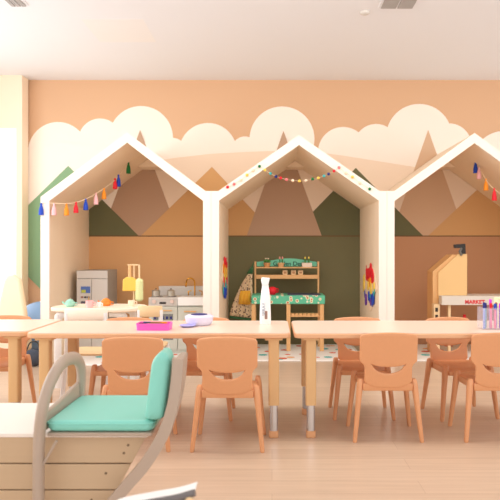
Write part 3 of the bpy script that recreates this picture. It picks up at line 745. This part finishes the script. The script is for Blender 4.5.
def white_table():
    d = 4.25; zt = pz(304.5, 4.4)
    t = thing('play_table', 'white-legged round-ended play table in front of the left nook', 'table', (px(98, d), d, 0))
    X = lambda v: px(v, d)-px(98, d)
    obj('tabletop', prism(BM(), rrect(X(53), X(145), -.18, .22, .17, 10), zt-.024, zt, 'z'), mat('pale_birch', (250, 232, 210), .5), t, bevel=.005)
    for x, y in ((X(64), -.12), (X(128), -.12), (X(68), .16), (X(128), .16)):
        s = -1 if x > 0 else 1
        bm = BM(); tube(bm, spline([(x+s*.10, y, zt-.036), (x+s*.05, y, zt-.038), (x+s*.012, y, zt-.055), (x, y, zt-.10), (x, y, .0)], 6), 1, 10, flat=(.012, .026, (0, 1, 0)))
        obj('leg', bm, M_white, t)
    return zt, d
zw, dw = white_table()
def cup(v, dd, label, m, r, h, cat='toy cup', spout=False, lid=None):
    t = thing('toy_cup' if not spout else 'toy_teapot', label, cat, (px(v, dd), dd, zw))
    obj('cup_body', lathe(BM(), [(0, 0), (r*.7, 0), (r, h*.4), (r*.95, h), (r*.85, h), (r*.8, h*.3), (0, h*.2)], 24), m, t)
    obj('handle', tube(BM(), [(r*.9, 0, h*.8), (r*1.5, 0, h*.75), (r*1.5, 0, h*.35), (r*.85, 0, h*.25)], .004, 8), m, t)
    if lid: obj('lid', lathe(BM(), [(0, h+.001), (r*.9, h+.001), (r*.5, h+.015), (0, h+.022)], 20), lid, t)
    if spout: obj('spout', tube(BM(), [(-r*.85, 0, h*.4), (-r*1.4, 0, h*.8), (-r*1.6, 0, h*1.05)], .006, 8), m, t)
cup(70, dw-.02, 'mint green toy teapot on the white-legged play table', mat('mint', (160, 215, 195), .5), .034, .035, 'toy teapot', True, mat('mint', (160, 215, 195)))
cup(89.5, dw-.10, 'pink toy jug on the white-legged play table', mat('jug_pink', (250, 190, 190), .5), .027, .050, 'toy jug')
cup(106, dw+.04, 'orange toy teapot on the white-legged play table', mat('pot_orange', (244, 140, 50), .5), .036, .036, 'toy teapot', True, mat('pot_orange', (244, 140, 50)))
cup(131.5, dw+.02, 'cream toy cup at the right end of the play table', M_cream, .025, .042)
cup(99, dw-.06, 'small white toy cup left of the orange teapot', M_white, .016, .036)
def bent_chair(cx_, d, label, m_back, w_, zt):
    t = thing('bentwood_chair', label, 'chair', (cx_, d, 0), 0, 'bentwood chairs at the play table')
    h = w_/2
    obj('seat', prism(BM(), rrect(-h, h, -.14, .13, .04), .29, .305, 'z'), M_birch, t, bevel=.003)
    bm = BM(); n = 10; A = []
    for i in range(n+1):
        u = -1+2*i/n; A.append([bm.verts.new((u*h*1.0, -.15+.03*u*u*1.0-.008, z)) for z in (zt-.075, zt-.004*abs(u)**3)])
    for U, V in zip(A, A[1:]): bm.faces.new((U[0], V[0], V[1], U[1]))
    obj('backrest', bm, m_back, t, solid=.012, bevel=.004)
    for s in (-1, 1):
        bm = BM(); tube(bm, spline([(s*h*.88, -.135, zt-.03), (s*h*.9, -.135, .30), (s*(h+.01), -.16, 0)], 5), 1, 10, flat=(.015, .010, (1, 0, 0))); obj('leg', bm, M_white, t)
        bm = BM(); tube(bm, spline([(s*h*.88, .11, .2895), (s*(h+.005), .13, 0)], 5), 1, 10, flat=(.015, .010, (1, 0, 0))); obj('leg', bm, M_white, t)
bent_chair(px(91, 3.85), 3.88, 'white and birch chair with low back before the play table', mat('chair_back_cream', (252, 238, 220), .5), .27, pz(308, 3.75))
bent_chair(px(150.5, 4.0)+.0, 4.12, 'small birch-backed chair at the right end of the play table', M_birch, .16, pz(305.5, 3.98))

def garden_desk():
    d = 5.55; t = thing('garden_bench', 'wooden toy potting bench with teal patterned counter in middle nook', 'toy potting bench', (px(290, d), d, ZM))
    X = lambda v: px(v, d)-px(290, d); Z = lambda v: pz(v, d)-ZM
    for v in (253.5, 288.5, 322):
        obj('leg', box(BM(), X(v-2), X(v+2), .005, .045, 0, Z(304.5)), M_wood, t, bevel=.002)
    for v in (253.5, 322): obj('leg', box(BM(), X(v-2), X(v+2), .27, .30, 0, Z(304.5)), M_wood, t, bevel=.002)
    M_pat = bpy.data.materials.new('teal_floral'); M_pat.use_nodes = True; nt = M_pat.node_tree; b = nt.nodes['Principled BSDF']
    tc = nt.nodes.new('ShaderNodeMapping'); tc0 = nt.nodes.new('ShaderNodeTexCoord'); nt.links.new(tc0.outputs['Object'], tc.inputs[0]); tc.inputs['Scale'].default_value = (1, .001, 1); vo = nt.nodes.new('ShaderNodeTexVoronoi'); vo.inputs['Scale'].default_value = 26; cr = nt.nodes.new('ShaderNodeValToRGB'); cr.color_ramp.interpolation = 'CONSTANT'
    e = cr.color_ramp.elements; e[0].position = 0; e[0].color = (*lin((200, 120, 80)), 1); e[1].position = .24; e[1].color = (*lin((236, 232, 200)), 1); e2 = e.new(.42); e2.color = (*lin((96, 196, 158)), 1)
    nt.links.new(tc.outputs[0], vo.inputs['Vector']); nt.links.new(vo.outputs['Distance'], cr.inputs[0]); nt.links.new(cr.outputs[0], b.inputs['Base Color'])
    obj('counter', box(BM(), X(251.5), X(325), 0, .31, Z(304), Z(295.5)), M_pat, t, bevel=.003)
    obj('planting_tray', box(BM(), X(288), X(321), .03, .22, Z(295.5)+.0003, Z(294.6)), mat('tray_blue_grey', (70, 78, 100), .5), t, smooth=False)
    for v in (254.5, 320.5): obj('post', box(BM(), X(v-.9), X(v+.9), .26, .28, Z(295.5), Z(262)), M_wood, t, bevel=.002)
    obj('shelf', box(BM(), X(255.5), X(319.5), .20, .30, Z(268.5)-.004, Z(268.5)+.006), M_wood, t, bevel=.002)
    obj('shelf', box(BM(), X(255.5), X(319.5), .235, .30, Z(280), Z(276)), M_wood, t, bevel=.002)
    pts = [(X(256), Z(268)+.008), (X(319), Z(268)+.008), (X(319), Z(262.5)), (X(309), Z(261))] + [(X(309-38*k/8), Z(261-2.2*math.sin(PI*k/8))) for k in range(1, 9)] + [(X(256), Z(262.5))]
    sg = obj('sign_board', prism(BM(), pts, .285, .298), M_teal, t, bevel=.001)
    text_mesh('Garden Desk', .058, mat('dark_green_ink', (30, 70, 62), .7), 'lettering', sg, (X(290), .284, Z(264.6)), (R(90), 0, 0), .0008, .0008)
    ls = obj('lower_shelf', box(BM(), X(290.6), X(320), .02, .28, Z(315)-.02, Z(315)-.006), M_wood, t, bevel=.002)
    for k in range(7): obj('crate_slat', box(BM(), X(291+4.1*k), X(294.4+4.1*k), .03, .045, Z(315)-.0058, Z(315)+.012), M_wood, ls, bevel=.001)
    zt = Z(268.5)+.006+ZM
    # planters on the top shelf
    for v, cm, kind, wd, lab in ((267, mat('terracotta', (206, 150, 96), .7), 'flower', .032, 'tan toy pot with green plant and white flower on the top shelf'), (281, mat('pot_sand', (222, 176, 124), .7), 'bud', .030, 'tan toy pot with pink bud sprouts on the top shelf'), (306.5, mat('pot_white', (236, 216, 200), .7), 'tulip', .052, 'wide pale toy planter with yellow tulips on the top shelf')):
        y = d+.235
        q = thing('toy_plant_pot', lab, 'toy plant', (px(v, y), y, zt), 0, 'planters on the potting bench')
        h_ = .042
        if kind == 'tulip': obj('pot', prism(BM(), rrect(-wd+.008, wd, -.022, .022, .008), 0, h_, 'z'), cm, q, bevel=.002)
        else: obj('pot', lathe(BM(), [(0, 0), (wd*.75, 0), (wd, h_-.01), (wd*1.1, h_-.01), (wd*1.1, h_), (0, h_)], 20), cm, q)
        G = mat('leaf_green', (66, 130, 58), .6)
        if kind == 'flower':
            bm = BM()
            for i in range(7): ball(bm, (.022*math.cos(i*.9), .014*math.sin(i*.9), h_+.015+.004*(i % 3)), .014, 1, 1, .9, 8, 6)
            obj('leaves', bm, G, q)
            bm = BM(); [ball(bm, (x, 0, h_+.04), .010, 1, 1, .7, 8, 6) for x in (-.012, .010)]; obj('flower', bm, M_cream, q)
        else:
            n = 2; c = mat('bud_pink', (226, 150, 140), .6) if kind == 'bud' else M_yel
            for i in range(n+0):
                x = (-.012, .014)[i] if kind == 'bud' else (-.014, .022)[i]
                st = obj('stem', tube(BM(), [(x, 0, h_), (x, 0, h_+.04)], .005 if kind == 'bud' else .008, 8), G, q)
                obj('bloom', ball(BM(), (x, 0, h_+.046), .009, 1, 1, 1.5, 10, 8), c, st)
    zs = Z(276)+ZM
    for v, lab in ((285, 'left'), (293.5, 'middle'), (300.5, 'right')):
        y = d+.268
        q = thing('seed_block', '%s small wooden seed block of three on the second bench shelf' % lab, 'toy block', (px(v, y), y, zs), 0, 'seed blocks on the bench')
        obj('block', box(BM(), -.024, .024, -.02, .02, 0, .045), M_birch, q, bevel=.004)
        obj('front_label', box(BM(), -.014, .014, -.0225, -.0205, .012, .032), mat('label_tan', (190, 140, 96), .6), q, smooth=False)
    y = d+.09
    q = thing('toy_watering_can', 'round red toy watering can on the teal counter', 'toy watering can', (px(272.5, y), y, Z(295.5)+ZM))
    obj('can_body', lathe(BM(), [(0, 0), (.02, .0), (.038, .02), (.042, .04), (.034, .064), (.02, .074), (0, .076)], 24), M_red, q)
    obj('spout', tube(BM(), [(-.03, 0, .03), (-.05, 0, .05), (-.055, 0, .065)], [.008, .006, .009], 10), M_red, q)
    obj('handle', tube(BM(), spline([(.03, 0, .06), (.052, 0, .055), (.05, 0, .03), (.037, 0, .022)], 4), .004, 8), M_red, q)
    # apron hung from the left post
    A = bpy.data.materials.new('apron_print'); A.use_nodes = True; nt = A.node_tree; b = nt.nodes['Principled BSDF']; b.inputs['Roughness'].default_value = .9
    tc = nt.nodes.new('ShaderNodeTexCoord'); vo = nt.nodes.new('ShaderNodeTexVoronoi'); vo.inputs['Scale'].default_value = 45; cr = nt.nodes.new('ShaderNodeValToRGB'); cr.color_ramp.interpolation = 'CONSTANT'
    e = cr.color_ramp.elements; e[0].position = 0; e[0].color = (*lin((104, 80, 70)), 1); e[1].position = .34; e[1].color = (*lin((226, 200, 164)), 1)
    nt.links.new(tc.outputs['Object'], vo.inputs['Vector']); nt.links.new(vo.outputs['Distance'], cr.inputs[0]); nt.links.new(cr.outputs[0], b.inputs['Base Color'])
    y = d+.20
    q = thing('apron', 'cream speckled child apron with yellow pocket hung beside the potting bench', 'apron', (px(253.6, y)-.012, y, pz(265, y)))
    def U(v, z): return (px(v, y)-q.location.x, pz(z, y)-q.location.z)
    def cloth(poly_l, poly_r, name, m, dy=0, th=.008, amp=.010):
        bm = BM(); n = 10; rows = []
        for i in range(len(poly_l)):
            a = U(*poly_l[i]); c = U(*poly_r[i]); rows.append([bm.verts.new((a[0]+(c[0]-a[0])*k/n, dy+amp*math.sin(k*2.1+i*.3), a[1]+(c[1]-a[1])*k/n)) for k in range(n+1)])
        for P_, Q_ in zip(rows, rows[1:]):
            for k in range(n): bm.faces.new((P_[k], P_[k+1], Q_[k+1], Q_[k]))
        return obj(name, bm, m, q, solid=th)
    cloth([(248.5, 274), (244, 280), (239.5, 288), (235.5, 297), (232, 306), (230, 313), (230, 315.5)], [(252, 274), (252, 280), (252.3, 288), (252.3, 297), (252, 306), (251.5, 314), (251, 318)], 'apron_body', A)
    cloth([(252.2, 266), (249, 270), (246.5, 273.6)], [(253, 266), (253, 270), (252.4, 273.6)], 'bib', mat('apron_green', (60, 110, 70), .9), 0, .008, .004)
    cloth([(230, 316), (229.8, 318)], [(251, 318.4), (251, 320.3)], 'hem', mat('apron_green', (60, 110, 70)))
    cloth([(240.5, 290.5), (239, 298), (238.5, 304)], [(250.5, 290.5), (250.5, 298), (250.5, 304.5)], 'pocket', mat('apron_yellow', (236, 176, 60), .9), -.022, .004, .006)
    obj('neck_strap', tube(BM(), [(-.0, 0, -.008), (.006, .01, .012), (.018, .03, .02)], .004, 8), mat('apron_green', (60, 110, 70)), q)
garden_desk()

def market():
    d = 5.30; t = thing('market_stall', 'birch toy market stall with grey-white counter in the right nook', 'toy market stall', (px(460, d), d, ZM))
    X = lambda v: px(v, d)-px(460, d); Z = lambda v: pz(v, d)-ZM
    # side board with sloping top (front face seen), rear post edge
    obj('side_board', prism(BM(), [(X(441), Z(300)), (X(441), Z(273)), (X(461.5), Z(254)), (X(470.5), Z(254)), (X(470.5), Z(298))], .09, .105), mat('stall_birch', (240, 200, 140), .5, noise=.03, nscale=6), t, bevel=.002)
    obj('rear_board', prism(BM(), [(X(436), 0), (X(436), Z(272)), (X(456), Z(254.8)), (X(461), Z(254.8)), (X(442), Z(272)), (X(442), 0)], .106, .30), M_wood, t, bevel=.002)
    obj('front_post', box(BM(), X(434.5), X(440.5), .02, .088, 0, Z(304.5)), M_birch, t, bevel=.002)
    for z in (308, 315): obj('post_opening', box(BM(), X(435.9), X(438.6), .018, .0198, Z(z+4), Z(z)), M_dark, t, smooth=False)
    obj('counter', box(BM(), X(441.5), X(530), -.01, .088, Z(305), Z(296)), M_white if False else mat('counter_white', (224, 216, 206), .5), t, bevel=.003)
    obj('counter_end', prism(BM(), [(X(441), Z(305)), (X(441), Z(297)), (X(448), Z(294.5)), (X(448), Z(305))], .10601, .28) if False else box(BM(), X(470.6), X(530), .0885, .28, Z(297.5), Z(296)), mat('counter_white', (224, 216, 206)), t, bevel=.001)
    obj('leg', box(BM(), X(449), X(451.5), .02, .05, 0, Z(305.3)), M_birch, t, bevel=.001)
    obj('leg', box(BM(), X(526), X(530), .02, .08, 0, Z(305.3)), M_birch, t, bevel=.001)
    obj('shelf', box(BM(), X(441), X(530), .052, .28, .22, .232), M_wood, t, bevel=.001)
    text_mesh('MARKET', .046, mat('market_red', (220, 40, 50), .6), 'lettering', t, (X(474.5), -.0108, Z(302)), (R(90), 0, 0), .0006, .002)
    bm = BM()
    k = prism(BM(), [(X(457.5), Z(248)), (X(457), Z(244.5)), (X(468.5), Z(243.5)), (X(469), Z(254)), (X(463), Z(254)), (X(466), Z(248))], .085, .115)
    bk = obj('scanner_bracket', k, M_black, t, bevel=.002)
    obj('scanner_arm', tube(BM(), [(X(464.5), .08, Z(248)), (X(462.5), .078, Z(251.5)), (X(464.5), .08, Z(255.5))], .012, 8), mat('arm_grey', (110, 108, 104), .4), bk)
    y = d+.15; zz = ZM+.232
    bm = lathe(BM(), [(0, 0), (.02, 0), (.02, .09), (.013, .10), (.013, .125), (0, .125)], 16)
    return d
market()
t = thing('toy_bottle', 'small red toy bottle on the market stall shelf', 'toy bottle', (px(464.5, 5.43), 5.43, ZM+.2325))
hb = pz(314.5, 5.43)-(ZM+.2325)
obj('bottle_body', lathe(BM(), [(0, 0), (.022, 0), (.022, hb-.03), (.012, hb-.02), (.012, hb-.012), (0, hb-.012)], 16), M_red, t)
obj('cap', lathe(BM(), [(0, hb-.0118), (.013, hb-.0118), (.013, hb), (0, hb)], 16), M_red, t)

# ---------------------------------------------------------------- far left odds
t = thing('exercise_ball', 'large pale blue ball between the window pier and the left playhouse', 'ball', (px(41, 5.6), 5.6, 0))
rb = .235
lift = pz(302, 5.6)-2*rb
st = obj('ball_shell', ball(BM(), (0, 0, rb), rb, u=40, v=24), mat('ball_blue', (140, 178, 226), .35), t)
obj('valve', lathe(BM(), [(0, 0), (.012, 0), (.010, .004), (0, .004)], 12, (0, 0, 2*rb-.0005)), M_white, t)
st_h = lift
if st_h > .02:
    q = thing('low_stand', 'white low cylinder stand under the blue ball', 'stand', (px(41, 5.6), 5.6, 0))
    obj('drum', lathe(BM(), [(0, 0), (.14, 0), (.14, st_h-.03), (.15, st_h-.02), (.15, st_h), (0, st_h)], 28), M_white, q)
    obj('drum_rim', lathe(BM(), [(.1405, .02), (.148, .02), (.148, .045), (.1405, .045)], 28), M_cream, q)
    t.location.z = st_h
t = thing('lounge_seat', 'cream tall-backed upholstered seat in front of the bright window', 'chair', (px(4, 5.1), 5.1, 0))
bm = BM(); zt_ = pz(275, 5.25)
pts = [(-.14, .30), (-.10, .45), (-.05, zt_-.05), (-.02, zt_), (.03, zt_), (.09, zt_-.04), (.13, .45), (.15, .30)]
obj('backrest', prism(BM(), pts, .10, .17), mat('seat_cream', (246, 226, 200), .9), t, bevel=.02, seg=3)
obj('seat_pad', prism(BM(), rrect(-.18, .18, -.2, .18, .05), .08, .2995, 'z'), mat('seat_cream', (246, 226, 200)), t, bevel=.02, seg=3)
for a in (-.13, .13):
    for b in (-.15, .13): obj('leg', lathe(BM(), [(0, 0), (.014, 0), (.018, .079), (0, .079)], 12, (a, b, 0)), M_wood, t)
t = thing('shoulder_bag', 'dark charcoal bag lying on the floor behind the left table', 'bag', (px(33, 4.9), 4.9, 0))
bm = BM(); ball(bm, (0, 0, .07), .1, .8, .55, .7, 24, 14)
for v in bm.verts: v.co.z = max(v.co.z, 0)
obj('bag_body', bm, mat('charcoal_cloth', (66, 72, 84), .9), t)
obj('strap', tube(BM(), spline([(-.06, 0, .11), (-.03, .02, .19), (.03, .02, .19), (.06, 0, .11)], 5), .006, 8), M_black, t)
